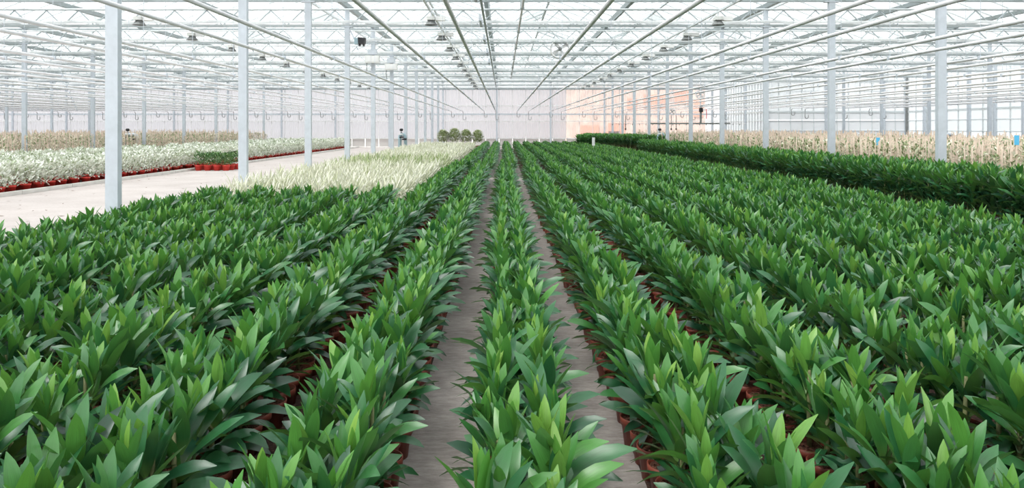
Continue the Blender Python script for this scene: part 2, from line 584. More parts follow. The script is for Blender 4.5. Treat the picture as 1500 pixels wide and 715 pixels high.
for i, (nv, d2, gx, side, yy) in enumerate(slots):
    rot = (0, -sa, 0) if side == 0 else (0, PI + sa, 0)
    if i < 300 and not nv:
        if side == 0:
            obj('pane', pane_m, roof, (gx, yy, ZG + 0.06), (0, -sa, 0))
        else:
            obj('pane', pane_m, roof, (gx, yy + PW, ZG + 0.06), (0, -sa, PI))
    else:
        s = 1 - 2 * side
        c, sn = math.cos(sa), math.sin(sa)
        v = []
        for zz in (0.0, 0.006):
            for q in (0.02, PW - 0.02):
                for l in (0.09, sl - 0.03):
                    v.append((gx + s * (l * c - zz * sn), yy + q, ZG + 0.06 + l * sn + zz * c))
        rest.add(v, [(0, 2, 3, 1), (4, 5, 7, 6), (0, 1, 5, 4), (2, 6, 7, 3), (0, 4, 6, 2), (1, 3, 7, 5)])
    s = 1 - 2 * side
    bars.bar((gx, yy, ZG + 0.05), (gx + s * G / 2, yy, ZG + 0.05 + RISE), 0.03, 0.045)
tag(rest.build('pane_field', 'roof_glass', roof), 'glass panes of the farther and overhead roof', None, None, 'stuff')
tag(bars.build('glazing_bar_field', 'aluminium', roof), 'thin glazing bars between the roof panes', None, None, 'stuff')

# open ridge vents with push rods
vent_m = MB().box(0, 1.05, 0.03, 2 * PW - 0.03, 0, 0.008).mesh('vent_glass', 'roof_glass')
vf = MB()
vf.box(0, 1.1, 0, 0.04, -0.02, 0.03).box(0, 1.1, 2 * PW - 0.04, 2 * PW, -0.02, 0.03).box(1.06, 1.1, 0, 2 * PW, -0.02, 0.03).box(0, 0.04, 0, 2 * PW, -0.02, 0.03)
vfm = vf.mesh('vent_frame', 'aluminium')
rodm = MB().bar((0.95, PW, 0.0), (0.55, PW, -0.62), 0.03).mesh('push_rod', 'truss_steel')
nvent = {}
for k in range(0, 17):
    for b in range(3, 13):
        mid = XG0 + (k + 0.5) * G
        yy = b * BAY + 1.2 + (1.1 if k % 2 else 0)
        if mid > (XS if yy > YS - 3 else XR): continue
        if not inview(mid, yy, ZG + RISE, 0): continue
        s = 1 if (k + b) % 2 else -1
        nvent.setdefault(b, []).append((mid, yy, s))
for b in sorted(nvent):
    L = sorted(nvent[b])
    for i, (mid, yy, s) in enumerate(L):
        side = 'from the left in the %s roof bay in view' % ordn(b - 2)
        t = thing('roof_vent', 'open glass roof vent, %s %s' % (ordn(i + 1), side), 'vent',
                  (mid, yy if s > 0 else yy + 2 * PW, ZG + RISE + 0.05), 'open ridge vents', 0 if s > 0 else PI)
        tilt = math.radians(-2 + random.uniform(-4, 5))
        for mm_, nm in ((vent_m, 'vent_glass'), (vfm, 'vent_frame'), (rodm, 'push_rod')):
            obj(nm, mm_, t, None, (0, tilt, 0))

# ------------------------------------------------------------------ trusses
DZ = 0.51
PIT = 0.96
webm = [MB().bar((0, 0, 0.03), (PIT / 2, 0, DZ - 0.03), 0.03).mesh('web_bar', 'truss_steel'),
        MB().bar((0, 0, DZ - 0.03), (PIT / 2, 0, 0.03), 0.03).mesh('web_bar', 'truss_steel')]
for n in range(1, 14):
    yy = n * BAY - (0.25 if n == 13 else 0)
    xr = (XR if n <= 11 else XS) - 0.25
    x_l = XL + 0.1
    t = thing('roof_truss', 'steel lattice roof truss across the hall, %s counted from the far wall' % ordn(14 - n), 'truss', (0, yy, ZT), 'lattice roof trusses')
    MB().box(XL, xr, -0.03, 0.03, -0.02, 0.045).build('bottom_chord', 'truss_steel', t)
    MB().box(XL, xr, -0.03, 0.03, DZ - 0.03, DZ + 0.03).build('top_chord', 'truss_steel', t)
    sw = MB()
    x = XL
    i = 0
    while x < xr - PIT / 2:
        xc = x + PIT / 4
        if 4 <= n <= 8 and inview(xc, yy, ZT + 0.2, 8):
            obj('web_bar', webm[i % 2], t, (x, 0, 0))
        else:
            if i % 2 == 0:
                sw.bar((x, 0, 0.03), (x + PIT / 2, 0, DZ - 0.03), 0.03)
            else:
                sw.bar((x, 0, DZ - 0.03), (x + PIT / 2, 0, 0.03), 0.03)
        x += PIT / 2
        i += 1
    tag(sw.build('web_bar_field', 'truss_steel', t), None, None, None, 'stuff')
    # gathered shade screen, white cloth pack beside the truss
    s = thing('shade_screen', 'gathered white shade cloth, pack beside the %s truss from the far wall' % ordn(14 - n), 'screen', (0, yy - 0.22, ZT), 'gathered shade screens')
    cl = MB()
    v, fc = [], []
    xs = np.arange(x_l, xr, 0.55)
    for q, xx in enumerate(xs):
        sag = 0.015 * math.sin(q * 1.7 + n)
        for a in range(6):
            an = 2 * PI * a / 6
            v.append((xx, 0.06 * math.cos(an) * (1 + 0.15 * math.sin(q * 2.3)), 0.10 + 0.05 * math.sin(an) + sag))
    for q in range(len(xs) - 1):
        for a in range(6):
            fc.append((q * 6 + a, q * 6 + (a + 1) % 6, q * 6 + 6 + (a + 1) % 6, q * 6 + 6 + a))
    cl.add(v, fc)
    cl.build('cloth', 'white_fabric', s, True)
    MB().tube([(x_l, 0.07, 0.03), (xr, 0.07, 0.03)], 0.02, 6).build('pull_tube', 'aluminium', s)
    MB().tube([(x_l, 2.2, 0.12), (xr if n != 11 else XS - 0.2, 2.2, 0.12)], 0.022, 6).build('lead_tube', 'aluminium', s)

# ------------------------------------------------------------------ posts
postm = MB().box(-0.075, 0.075, -0.05, 0.05, 0.02, ZT - 0.03).mesh('shaft', 'galvanised')
basem = MB().box(-0.12, 0.12, -0.1, 0.1, 0.0, 0.02).mesh('base_plate', 'galvanised')
brkm = MB().box(-0.17, 0.17, -0.06, 0.06, ZT - 0.03, ZT + 0.0).box(-0.06, 0.06, -0.045, 0.045, ZT, ZG).mesh('bracket', 'galvanised')
for rname, xx, n0, n1 in (('in the row along the pale driveway', ROW0, 1, 13), ('in the row between green bed and stakes', ROW0 + SPAN, 1, 13),
                          ('in the row among the beige stakes', ROW0 + 2 * SPAN, 1, 11),
                          ('in the row behind the white bushes', ROW0 - SPAN, 1, 13), ('in the distant row past the white bushes', ROW0 - 2 * SPAN, 1, 13)):
    idx = 0
    for n in range(n0, n1):
        if not inview(xx, n * BAY, 1.5, 12): continue
        idx += 1
        t = thing('support_post', 'steel post, %s from front %s' % (ordn(idx), rname), 'post', (xx, n * BAY, 0), 'steel posts')
        obj('shaft', postm, t)
        obj('base_plate', basem, t)
        obj('bracket', brkm, t)

# ------------------------------------------------------------------ heating pipes, hung in pairs
HP = EYE + 1.25
yend = YB - 1.0
hang = MB().bar((0, 0, 0.02), (0, 0, ZT - HP - 0.03), 0.007).mesh('hanger', 'galvanised')
clip = MB().box(-0.05, 0.05, -0.015, 0.015, -0.035, 0.04).mesh('clip', 'galvanised')
pipes = []
for k in range(-17, 11):
    for s in (-1, 1):
        xx = 1.5 + 2.508 * k + s * 0.44
        if XL + 1 < xx < XR - 0.6:
            pipes.append((xx, s))
for i, (xx, s) in enumerate(pipes):
    ye = yend if xx < XS - 0.3 else YS - 1.0
    lbl = 'overhead heating pipe, %s from the %s of the middle path' % (ordn(sum(1 for q, _ in pipes if (0.07 < q <= xx) or (xx <= q < 0.07))), 'right' if xx > 0.07 else 'left')
    lbl = 'overhead lengthwise heating pipe, %s one %s of the middle plant row' % (ordn(sum(1 for q, _ in pipes if (0.07 < q <= xx) or (xx <= q < 0.07))), 'right' if xx > 0.07 else 'left')
    t = thing('heating_pipe', lbl, 'pipe', (xx, 0, HP), 'overhead heating pipes')
    hk = 0.22
    path = [(0, -4, 0), (0, 10, 0.0), (0, 25, 0), (0, 40, 0), (0, ye - 0.25, 0), (0, ye - 0.08, -0.04), (0, ye, -0.15)]
    if 40 > ye - 0.3:
        path.pop(3)
    MB().tube(path, 0.027, 8).build('tube', 'pipe_paint', t, True)
    drop = 0.55 if s > 0 else 0.35
    hook = [(0, ye, -0.15), (0, ye, -drop)] + [(hk / 2 * (1 - math.cos(a)), ye, -drop - hk / 2 * math.sin(a)) for a in (0.5, 1.1, 1.6, 2.1, 2.6, 3.0)] + [(hk, ye, -drop + 0.12)]
    MB().tube(hook, 0.022, 6).build('hose_hook', 'dark_steel', t, True)
    for n in range(1, 13):
        yy = n * BAY
        if yy < ye - 1 and inview(xx, yy, HP + 0.4, 10):
            obj('hanger', hang, t, (0, yy, 0))
            obj('clip', clip, t, (0, yy, 0))

# ------------------------------------------------------------------ lamp rails and lamps
lampb = MB()
lampb.box(-0.10, 0.10, -0.14, 0.14, -0.02, 0.07)
lampm = lampb.mesh('housing', 'grey_cabinet')
refl = MB().lathe([(0.07, 0.0), (0.11, -0.06), (0.17, -0.14)], 12).mesh('reflector', 'dark_steel')
gear = MB().box(0.12, 0.36, -0.07, 0.07, -0.03, 0.08).mesh('gear_box', 'white_paint')
brk = MB().bar((0, 0, 0.06), (0, 0, 0.20), 0.03).mesh('bracket', 'aluminium')
for rn, xx in (('left of the middle row', -1.86), ('right of the paths', 5.55), ('over the pale driveway', -9.4)):
    t = thing('lamp_rail', 'thin lamp rail under the roof %s' % rn, 'rail', (xx, 0, ZT - 0.03))
    MB().box(-0.025, 0.025, 2, YB - 1, -0.03, 0.02).build('channel', 'aluminium', t)
    idx = 0
    for j in range(20):
        yy = 6.2 + j * 3.3
        if yy > YB - 3 or not inview(xx, yy, ZT - 0.2, 5): continue
        idx += 1
        l = thing('grow_lamp', 'grow lamp, %s from front on the rail %s' % (ordn(idx), rn), 'lamp', (xx, yy, ZT - 0.24), 'grow lamps on rails')
        for mm_, nm in ((lampm, 'housing'), (refl, 'reflector'), (gear, 'gear_box'), (brk, 'bracket')):
            obj(nm, mm_, l)
# vent drive tube above the middle row
dt = thing('drive_tube', 'thin vent drive tube above the middle plant row', 'pipe', (0.46, 0, EYE + 2.88))
MB().tube([(0, 2, 0), (0, 44, 0)], 0.03, 8).build('tube', 'pipe_paint', dt, True)
for n in range(4, 10):
    MB().box(-0.05, 0.05, n * BAY - 0.05, n * BAY + 0.05, -0.04, 0.16).build('bearing', 'truss_steel', dt)
cbt = thing('cable_tray', 'grey cable tray under the gutter left of the middle row', 'cable tray', (-0.52, 0, ZT - 0.03))
MB().box(-0.03, 0.03, 2, YB - 0.5, -0.03, 0.0).build('tray', 'truss_steel', cbt)
for n in range(4, 9):
    MB().box(-0.16, -0.09, n * BAY - 1.6, n * BAY - 0.2, -0.02, 0.16).build('side_duct', 'galvanised', cbt)

# ------------------------------------------------------------------ circulation fans
def fan(label, loc, R):
    t = thing('circulation_fan', label, 'fan', loc, 'round hanging fans')
    for yy in (-0.09, 0.09):
        ring = [(R * math.cos(a), yy, R * math.sin(a)) for a in np.linspace(0, 2 * PI, 25)]
        MB().tube(ring, 0.028 * R / 0.32, 6, False).build('ring', 'white_paint', t, True)
    sh = MB()
    v, fc = [], []
    for q in range(24):
        a = 2 * PI * q / 24
        for yy in (-0.09, 0.09):
            v.append((R * 0.97 * math.cos(a), yy, R * 0.97 * math.sin(a)))
    for q in range(24):
        q2 = (q + 1) % 24
        fc.append((2 * q, 2 * q2, 2 * q2 + 1, 2 * q + 1))
    sh.add(v, fc).build('shroud', 'white_paint', t, True)
    for q in range(6):
        a = 2 * PI * q / 6 + 0.3
        MB().bar((0, -0.11, 0), (R * math.cos(a), -0.11, R * math.sin(a)), 0.012).build('guard_wire', 'white_paint', t)
    for q in range(4):
        a = PI / 2 * q + 0.6
        c, s = math.cos(a), math.sin(a)
        bl = MB()
        v = []
        for rr, hw, tw in ((0.18 * R, 0.10 * R, 0.05), (0.55 * R, 0.19 * R, 0.04), (0.88 * R, 0.16 * R, 0.02)):
            for sd in (-1, 1):
                v.append((rr * c - sd * hw * s, sd * tw, rr * s + sd * hw * c))
        v += [(a_, b_ + 0.006, c_) for a_, b_, c_ in v]
        bl.add(v, [(0, 1, 3, 2), (2, 3, 5, 4), (6, 8, 9, 7), (8, 10, 11, 9)]).build('blade', 'white_paint', t)
    hb = MB().lathe([(0.0, -0.02), (0.2 * R, 0.0), (0.2 * R, 0.14), (0.0, 0.16)], 14)
    hb.v = [(a, -0.12 + c, b) for a, b, c in hb.v]
    hb.build('motor', 'dark_steel', t)
    for sx in (-1, 1):
        MB().bar((sx * R * 0.6, 0, R * 0.8), (sx * R * 0.75, 0, ZT - loc[2]), 0.012).build('hanger', 'galvanised', t)
fan('white round fan hung under the roof above the first row right of the path', (2.04, 6 * BAY, EYE + 2.82), 0.33)
fan('small white round fan hung near the far salmon wall panels', (14.2, YB - 4.4, EYE + 2.4), 0.30)
fan('tiny white fan low beside the dark spray boom', (12.0, YB - 5.2, EYE + 1.12), 0.22)

# ------------------------------------------------------------------ control boxes, camera
for n, lb, hz in ((6, 'first post with a box along the driveway', EYE + 2.48), (7, 'next post behind the nearer box post', EYE + 2.57)):
    t = thing('control_box', 'white control box on the %s' % lb, 'control box', (ROW0, n * BAY - 0.09, hz), 'boxes on the driveway posts')
    MB().box(-0.26, 0.26, -0.16, 0.0, -0.17, 0.09).build('case', 'grey_cabinet', t)
    MB().box(-0.22, 0.22, -0.17, -0.155, -0.13, 0.06).build('lid', 'white_paint', t)
    MB().box(-0.16, 0.16, -0.13, 0.0, 0.13, 0.32).build('upper_unit', 'galvanised', t)
    MB().tube([(-0.2, -0.06, -0.16), (-0.21, -0.06, -0.3), (-0.2, -0.05, -0.55)], 0.016, 6).build('cable', 'dark_steel', t)
t = thing('camera_box', 'black sensor box on an arm from the driveway post near the roof', 'sensor', (ROW0 + 0.1, 5 * BAY - 0.06, EYE + 2.7))
MB().tube([(0, 0, 0.2), (0.12, -0.05, -0.02), (0.28, -0.1, -0.22)], 0.022, 6).build('arm', 'galvanised', t)
MB().box(0.16, 0.27, -0.2, 0.0, -0.22, -0.04).build('plate', 'teal_body', t)
mb = MB().add([(0.28, -0.24, -0.22), (0.46, -0.24, -0.22), (0.48, -0.24, -0.04), (0.27, -0.24, -0.02), (0.28, 0.0, -0.22), (0.46, 0.0, -0.22), (0.48, 0.0, -0.04), (0.27, 0, -0.02)],
              [(0, 1, 2, 3), (7, 6, 5, 4), (0, 4, 5, 1), (1, 5, 6, 2), (2, 6, 7, 3), (3, 7, 4, 0)])
mb.build('case', 'black_plastic', t)
MB().box(0.29, 0.33, -0.22, -0.05, -0.28, -0.22).build('foot', 'black_plastic', t)
MB().box(0.41, 0.45, -0.22, -0.05, -0.28, -0.22).build('foot', 'black_plastic', t)

# ------------------------------------------------------------------ heating valves beside the posts
def valve(label, loc, s):
    t = thing('heating_valve', label, 'valve', loc, 'insulated valves beside posts')
    MB().tube([(0, 0, 0), (0, 0, 1.0), (0.03 * s, 0, 1.1), (0.14 * s, 0, 1.16), (0.62 * s, 0, 1.17), (0.74 * s, 0, 1.1), (0.78 * s, 0, 0.98), (0.78 * s, 0, 0.0)], 0.085, 10).build('insulated_pipe', 'teal_body' if s < 0.6 else 'galvanised', t, True)
    MB().tube([(0.0, -0.1, 1.04), (0.55 * s, -0.1, 1.04)], 0.035, 8).build('lower_pipe', 'black_plastic', t)
    MB().lathe([(0.05, 1.2), (0.05, 1.26), (0.02, 1.27), (0.02, 1.36)], 10, True, True, (0.2 * s, 0, 0)).build('valve_stem', 'dark_steel', t)
    MB().lathe([(0.05, 1.33), (0.085, 1.36), (0.085, 1.43), (0.05, 1.46)], 12, True, True, (0.2 * s, 0, 0)).build('actuator', 'black_plastic', t)
    MB().lathe([(0.12, 0.0), (0.12, 0.05)], 12, True, True, (0.2 * s, -0.02, 1.16)).build('flange', 'white_paint', t)
    MB().lathe([(0.11, -0.04), (0.11, 0.04)], 12, True, True, (0.66 * s, -0.12, 0.95)).build('coupling', 'black_plastic', t)
YV = 8 * BAY
valve('silver heating valve standing among the beige stakes near side glazing', (ROW0 + 2 * SPAN + 0.45, YV, 0), 1.0)
valve('black and white heating valve behind the white bushes', (ROW0 - SPAN - 0.95, YV, 0), 0.8)
valve('blue grey heating valve between cream plants and driveway', (ROW0 - 0.28, YV, 0), 0.35)
valve('teal heating valve behind the raised far bed', (ROW0 + SPAN + 0.3, YV + 3.5, 0), 0.35)

# ------------------------------------------------------------------ spray boom
YBO = 46.0
b = thing('spray_boom', 'dark horizontal spray boom hanging before the salmon sheets', 'spray boom', (0, YBO, 1.75))
MB().tube([(6.6, 0, 0), (14.9, 0, 0)], 0.02, 6).build('water_pipe', 'pipe_paint', b)
MB().box(8.95, 13.9, -0.03, 0.03, -0.045, 0.05).build('boom_beam', 'dark_steel', b)
nz_m = MB().tube([(0, 0, 0), (0, 0, -0.1)], [0.014, 0.022], 6).mesh('nozzle', 'black_plastic')
x = 6.7
while x < 14.8:
    obj('nozzle', nz_m, b, (x, 0, 0))
    x += 0.41
MB().box(12.06, 12.16, -0.04, 0.04, 0.0, 1.15).build('mast', 'dark_steel', b)
MB().box(12.02, 12.22, -0.1, 0.1, 0.7, 0.95).build('motor_case', 'black_plastic', b)
MB().box(12.05, 12.2, -0.08, 0.08, 1.02, 1.14).build('pulley_case', 'black_plastic', b)
MB().tube([(12.1, 0, 1.1), (12.1, 0, ZT - 1.78)], 0.025, 6).build('top_hanger', 'galvanised', b)
MB().tube([(12.45, 0, 0.3), (12.47, 0.02, 0.6), (12.44, 0, 0.88)], 0.025, 6).build('feed_hose', 'red_hose', b)
for xx in (7.5, 10.3, 10.6):
    MB().tube([(xx, 0, -0.32), (xx, 0, 0.5)], 0.022, 6).build('drop_rod', 'dark_steel', b)
    MB().lathe([(0.0, -0.4), (0.05, -0.38), (0.05, -0.3), (0.0, -0.28)], 8, c=(xx, 0, 0)).build('weight', 'black_plastic', b)
    MB().tube([(xx, 0, 0.5), (xx, 0, ZT - 1.78)], 0.006, 4).build('hanger', 'galvanised', b)

# ------------------------------------------------------------------ leaves
def leaf_arrays(L, W, bend, fold, nl, twist=0.0, pet=0.16):
    """blade along +z bending towards +x; three points across; returns verts, faces, leafuv"""
    ts = np.linspace(0, 1, nl + 1)
    x = z = 0.0
    v, uv = [], []
    prev = 0.0
    for i, t in enumerate(ts):
        if i:
            a = bend * ((t + prev) / 2) ** 1.3
            x += math.sin(a) * L * (t - prev)
            z += math.cos(a) * L * (t - prev)
        a = bend * t ** 1.3
        prev = t
        w = max((math.sin(PI * min(1, t ** 0.93 * 0.97 + 0.03)) ** 0.72), pet * (1 - t)) * W / 2
        if i == nl:
            w = 0.0012
        n = np.array((-math.cos(a), 0, math.sin(a)))     # upper side
        tw = twist * t
        sd = np.array((0, 1, 0)) * math.cos(tw) + n * math.sin(tw)
        c = np.array((x, 0, z))
        v += [c - sd * w + n * fold * w, c, c + sd * w + n * fold * w]
        uv += [(t, -1, 0), (t, 0, 0), (t, 1, 0)]
    fcs = []
    for i in range(nl):
        o = 3 * i
        fcs += [(o, o + 1, o + 4, o + 3), (o + 1, o + 2, o + 5, o + 4)]
    return np.array(v, float), np.array(fcs, int), np.array(uv, float)

# length, width, bend, fold, twist
LV = [(0.205, 0.050, 0.35, 0.26, 0.5), (0.195, 0.054, 0.60, 0.18, -0.8), (0.220, 0.049, 0.80, 0.30, 0.9), (0.180, 0.048, 0.15, 0.34, -0.4), (0.210, 0.054, 0.95, 0.16, 0.5), (0.165, 0.042, 0.1, 0.45, 0.3)]
def leaf_set(nl):
    return [leaf_arrays(L, W, B, Fo, nl, T) for L, W, B, Fo, T in LV]
LODS = {6: leaf_set(6), 3: leaf_set(3), 2: leaf_set(2)}

def leaf_mesh(arr, mat):
    v, fc, uv = arr
    me = bpy.data.meshes.new('leaf')
    me.from_pydata(v.tolist(), [], fc.tolist())
    at = me.attributes.new('leafuv', 'FLOAT_VECTOR', 'POINT')
    at.data.foreach_set('vector', uv.astype(np.float32).ravel())
    me.polygons.foreach_set('use_smooth', [True] * len(me.polygons))
    me.materials.append(MATS[mat])
    return me
LEAF_M = [leaf_mesh(a, 'leaf_green') for a in LODS[6]]

# plant recipes: list of (leaf variant, azimuth, tilt, height, scale, tint)
def recipe(r):
    n = r.randint(16, 20)
    az = r.uniform(0, 6.28)
    out = []
    for i in range(3):      # old drooping leaves low on the stem
        out.append((r.choice((1, 2, 4)), r.uniform(0, 6.28), math.radians(r.uniform(58, 88)), r.uniform(0.15, 0.22), r.uniform(0.75, 0.95), r.uniform(0.0, 0.25)))
    for i in range(n):
        fr = i / (n - 1)
        az += 2.4 + r.uniform(-0.25, 0.25)
        tilt = math.radians(50 * (1 - fr) ** 1.1 + 5 + r.uniform(-11, 13))
        z = 0.19 + 0.22 * fr ** 0.9 + r.uniform(-0.015, 0.015)
        sc = (0.86 + 0.32 * math.sin(PI * min(1, 0.25 + 0.75 * fr))) * r.uniform(0.88, 1.1)
        var = r.choice((3, 5, 0)) if fr > 0.7 else r.choice((0, 1, 2, 3)) if fr > 0.3 else r.choice((1, 2, 4))
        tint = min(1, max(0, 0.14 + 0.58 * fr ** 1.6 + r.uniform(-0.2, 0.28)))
        out.append((var, az, tilt, z, sc, tint))
    return out
rr = random.Random(5)
RECIPES = [recipe(rr) for _ in range(12)]

POT_R, POT_H = 0.078, 0.14
pot_m = MB().lathe([(0.056, 0.0), (0.070, 0.105), (0.078, 0.108), (0.079, 0.14), (0.073, 0.14), (0.070, 0.108), (0.069, 0.10)], 18, True).mesh('pot', 'pot_terracotta', True)
def soil_mesh(R, z, seed, mat='bark_soil'):
    r = random.Random(seed)
    v, fc = [(0, 0, z + 0.012)], []
    rings = [(0.3, 8), (0.62, 12), (1.0, 16)]
    prev = [0]
    for q, (fr, n) in enumerate(rings):
        cur = []
        for k in range(n):
            a = 2 * PI * k / n + r.uniform(-0.1, 0.1)
            cur.append(len(v))
            v.append((R * fr * math.cos(a), R * fr * math.sin(a), z + (r.uniform(-0.006, 0.014) if q < 2 else 0.0)))
        if q == 0:
            for k in range(n):
                fc.append((0, cur[k], cur[(k + 1) % n]))
        else:
            m_, i, j = len(prev), 0, 0
            while i < m_ or j < n:
                if j < n and (i >= m_ or j / n <= i / m_):
                    fc.append((prev[i % m_], cur[j % n], cur[(j + 1) % n])); j += 1
                else:
                    fc.append((prev[i % m_], cur[j % n], prev[(i + 1) % m_])); i += 1
        prev = cur
    mb = MB().add(v, fc)
    # loose bark chips
    for _ in range(22):
        a, d = r.uniform(0, 6.28), R * math.sqrt(r.uniform(0, 0.85))
        x, y = d * math.cos(a), d * math.sin(a)
        q = r.uniform(0, 3.1)
        dx, dy = 0.011 * math.cos(q), 0.011 * math.sin(q)
        mb.bar((x - dx, y - dy, z + r.uniform(0.002, 0.014)), (x + dx, y + dy, z + r.uniform(0.006, 0.02)), 0.007, 0.003)
    return mb.mesh('soil', mat)
SOIL_M = [soil_mesh(0.0715, 0.124, s) for s in range(4)]
STEM_M = MB().tube([(0, 0, 0.11), (0.004, 0.002, 0.25), (0, 0, 0.41)], [0.011, 0.010, 0.007], 7).mesh('stem', 'stem_skin', True)

# ------------------------------------------------------------------ where the green plants stand
PITCH, ROWX, SP = 0.66, 0.07, 0.16
plants = []      # x, y, row, file, scale
pr = random.Random(21)
def add_rows(k0, k1, ya, yb, shift=0.0, sc=1.0):
    for k in range(k0, k1 + 1):
        for fi in (0, 1):
            y = ya + (0.5 * SP if fi else 0) + pr.uniform(0, 0.05)
            while y < yb:
                x = ROWX + shift + PITCH * k + (fi - 0.5) * 0.165 + pr.uniform(-0.02, 0.02)
                plants.append((x, y + pr.uniform(-0.02, 0.02), k, fi, sc * pr.uniform(0.88, 1.12)))
                y += SP
add_rows(-7, -3, 1.1, 12.3)
add_rows(-2, 8, 1.1, 21.6)
add_rows(-2, 8, 22.4, 52.0, 0.14)
n_main = len(plants)
# taller bed across the aisle
tall = []
for i, xx in enumerate((6.72, 6.88, 7.2, 7.36, 7.6)):
    y = 5.0
    while y < 37:
        tall.append((xx + pr.uniform(-.02, .02), y + pr.uniform(-.03, .03), 0.30 + pr.uniform(-0.03, 0.05), pr.uniform(0.98, 1.2)))
        y += 0.19
# raised bed at the far right
for i in range(26):
    for j in range(46):
        u, v_ = j / 45, i * 0.2
        x0, y0 = 4.7 + (8.9 - 4.7) * u, 47.5 - (47.5 - 37.5) * u
        tall.append((x0 + v_ * 0.25 + pr.uniform(-.05, .05), y0 + v_ + pr.uniform(-.05, .05), 0.50 + pr.uniform(-0.04, 0.05), pr.uniform(0.95, 1.15)))

cand = []
for i, (x, y, k, fi, sc) in enumerate(plants):
    a, b_ = px(x, y, 0.55 * sc + 0.02)
    if -20 < a < 1520 and b_ < 745:
        cand.append((y, i))
cand.sort()
single = set(i for _, i in cand[:300])
order = {}
for _, i in cand:
    x, y, k, fi, sc = plants[i]
    order.setdefault((k, fi), []).append((y, i))
rank = {}
for key, L in order.items():
    for q, (_, i) in enumerate(sorted(L)):
        rank[i] = q + 1
for i in sorted(single):
    x, y, k, fi, sc = plants[i]
    row = 'middle row between the two paths' if k == 0 else '%s row %s of the middle row' % (ordn(abs(k)), 'right' if k > 0 else 'left')
    if k == 0:
        lab = 'broad-leaved green pot plant, %s from front, %s file, middle row between the paths' % (ordn(rank[i]), 'left' if fi == 0 else 'right')
    else:
        lab = 'broad-leaved green pot plant, %s from front, %s file, %s row %s of middle' % (ordn(rank[i]), 'left' if fi == 0 else 'right', ordn(abs(k)), 'right' if k > 0 else 'left')
    t = thing('potted_plant', lab, 'plant', (x, y, 0), 'green pot plants in rows', pr.uniform(0, 6.28))
    pt = obj('pot', pot_m, t)
    obj('soil', SOIL_M[i % 4], pt)
    obj('stem', STEM_M, t, None, None, (1, 1, sc))
    rec = RECIPES[pr.randrange(12)]
    off = pr.uniform(-0.1, 0.1)
    lean = (pr.uniform(-0.13, 0.13), pr.uniform(-0.13, 0.13))
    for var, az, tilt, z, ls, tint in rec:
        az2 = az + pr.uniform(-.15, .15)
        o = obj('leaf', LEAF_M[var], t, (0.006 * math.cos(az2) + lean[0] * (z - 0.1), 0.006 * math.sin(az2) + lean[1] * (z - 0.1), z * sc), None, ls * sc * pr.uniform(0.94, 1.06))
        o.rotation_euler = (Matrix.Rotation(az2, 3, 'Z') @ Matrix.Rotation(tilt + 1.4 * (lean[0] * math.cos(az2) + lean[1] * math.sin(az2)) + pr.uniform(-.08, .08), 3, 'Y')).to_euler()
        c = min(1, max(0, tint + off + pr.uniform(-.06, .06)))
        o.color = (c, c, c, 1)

# ------------------------------------------------------------------ plant masses (joined)
class Mass:
    def __init__(self):
        self.V, self.Fq, self.M, self.T, self.U = [], [], [], [], []
        self.n = 0
    def add(self, v, f, mat, tint, uv):
        self.V.append(v); self.Fq.append(f + self.n); self.M.append(np.full(len(f), mat)); self.T.append(tint); self.U.append(uv)
        self.n += len(v)
    def build(self, name, mats, parent=None, smooth=True):
        V = np.concatenate(self.V).astype(np.float32)
        Fq = np.concatenate(self.Fq).astype(np.int32)
        me = bpy.data.meshes.new(name)
        me.vertices.add(len(V)); me.vertices.foreach_set('co', V.ravel())
        me.loops.add(Fq.size); me.loops.foreach_set('vertex_index', Fq.ravel())
        me.polygons.add(len(Fq))
        me.polygons.foreach_set('loop_start', np.arange(0, Fq.size, 4, dtype=np.int32))
        me.polygons.foreach_set('loop_total', np.full(len(Fq), 4, np.int32))
        for m_ in mats: me.materials.append(MATS[m_])
        me.polygons.foreach_set('material_index', np.concatenate(self.M).astype(np.int32))
        if smooth: me.polygons.foreach_set('use_smooth', np.ones(len(Fq), bool))
        a = me.attributes.new('tint', 'FLOAT', 'POINT'); a.data.foreach_set('value', np.concatenate(self.T).astype(np.float32))
        a = me.attributes.new('leafuv', 'FLOAT_VECTOR', 'POINT'); a.data.foreach_set('vector', np.concatenate(self.U).astype(np.float32).ravel())
        me.update(calc_edges=True)
        self.count = len(Fq) * 2
        if name is None: return me
        return me

def compose(parts):
    """parts: list of (verts, quads, mat, tint scalar, uv) -> one set of arrays"""
    V, Q, M, T, U = [], [], [], [], []
    n = 0
    for v, q, m_, t, u in parts:
        V.append(v); Q.append(q + n); M.append(np.full(len(q), m_)); T.append(np.full(len(v), t)); U.append(u)
        n += len(v)
    return np.concatenate(V), np.concatenate(Q), np.concatenate(M), np.concatenate(T), np.concatenate(U)

def rotm(az, tilt):
    return np.array((Matrix.Rotation(az, 3, 'Z') @ Matrix.Rotation(tilt, 3, 'Y')))

def lathe_q(prof, n):
    v = np.array([(r * math.cos(2 * PI * k / n), r * math.sin(2 * PI * k / n), z) for r, z in prof for k in range(n)])
    q = np.array([(i * n + k, i * n + (k + 1) % n, (i + 1) * n + (k + 1) % n, (i + 1) * n + k) for i in range(len(prof) - 1) for k in range(n)])
    return v, q, np.zeros((len(v), 3))

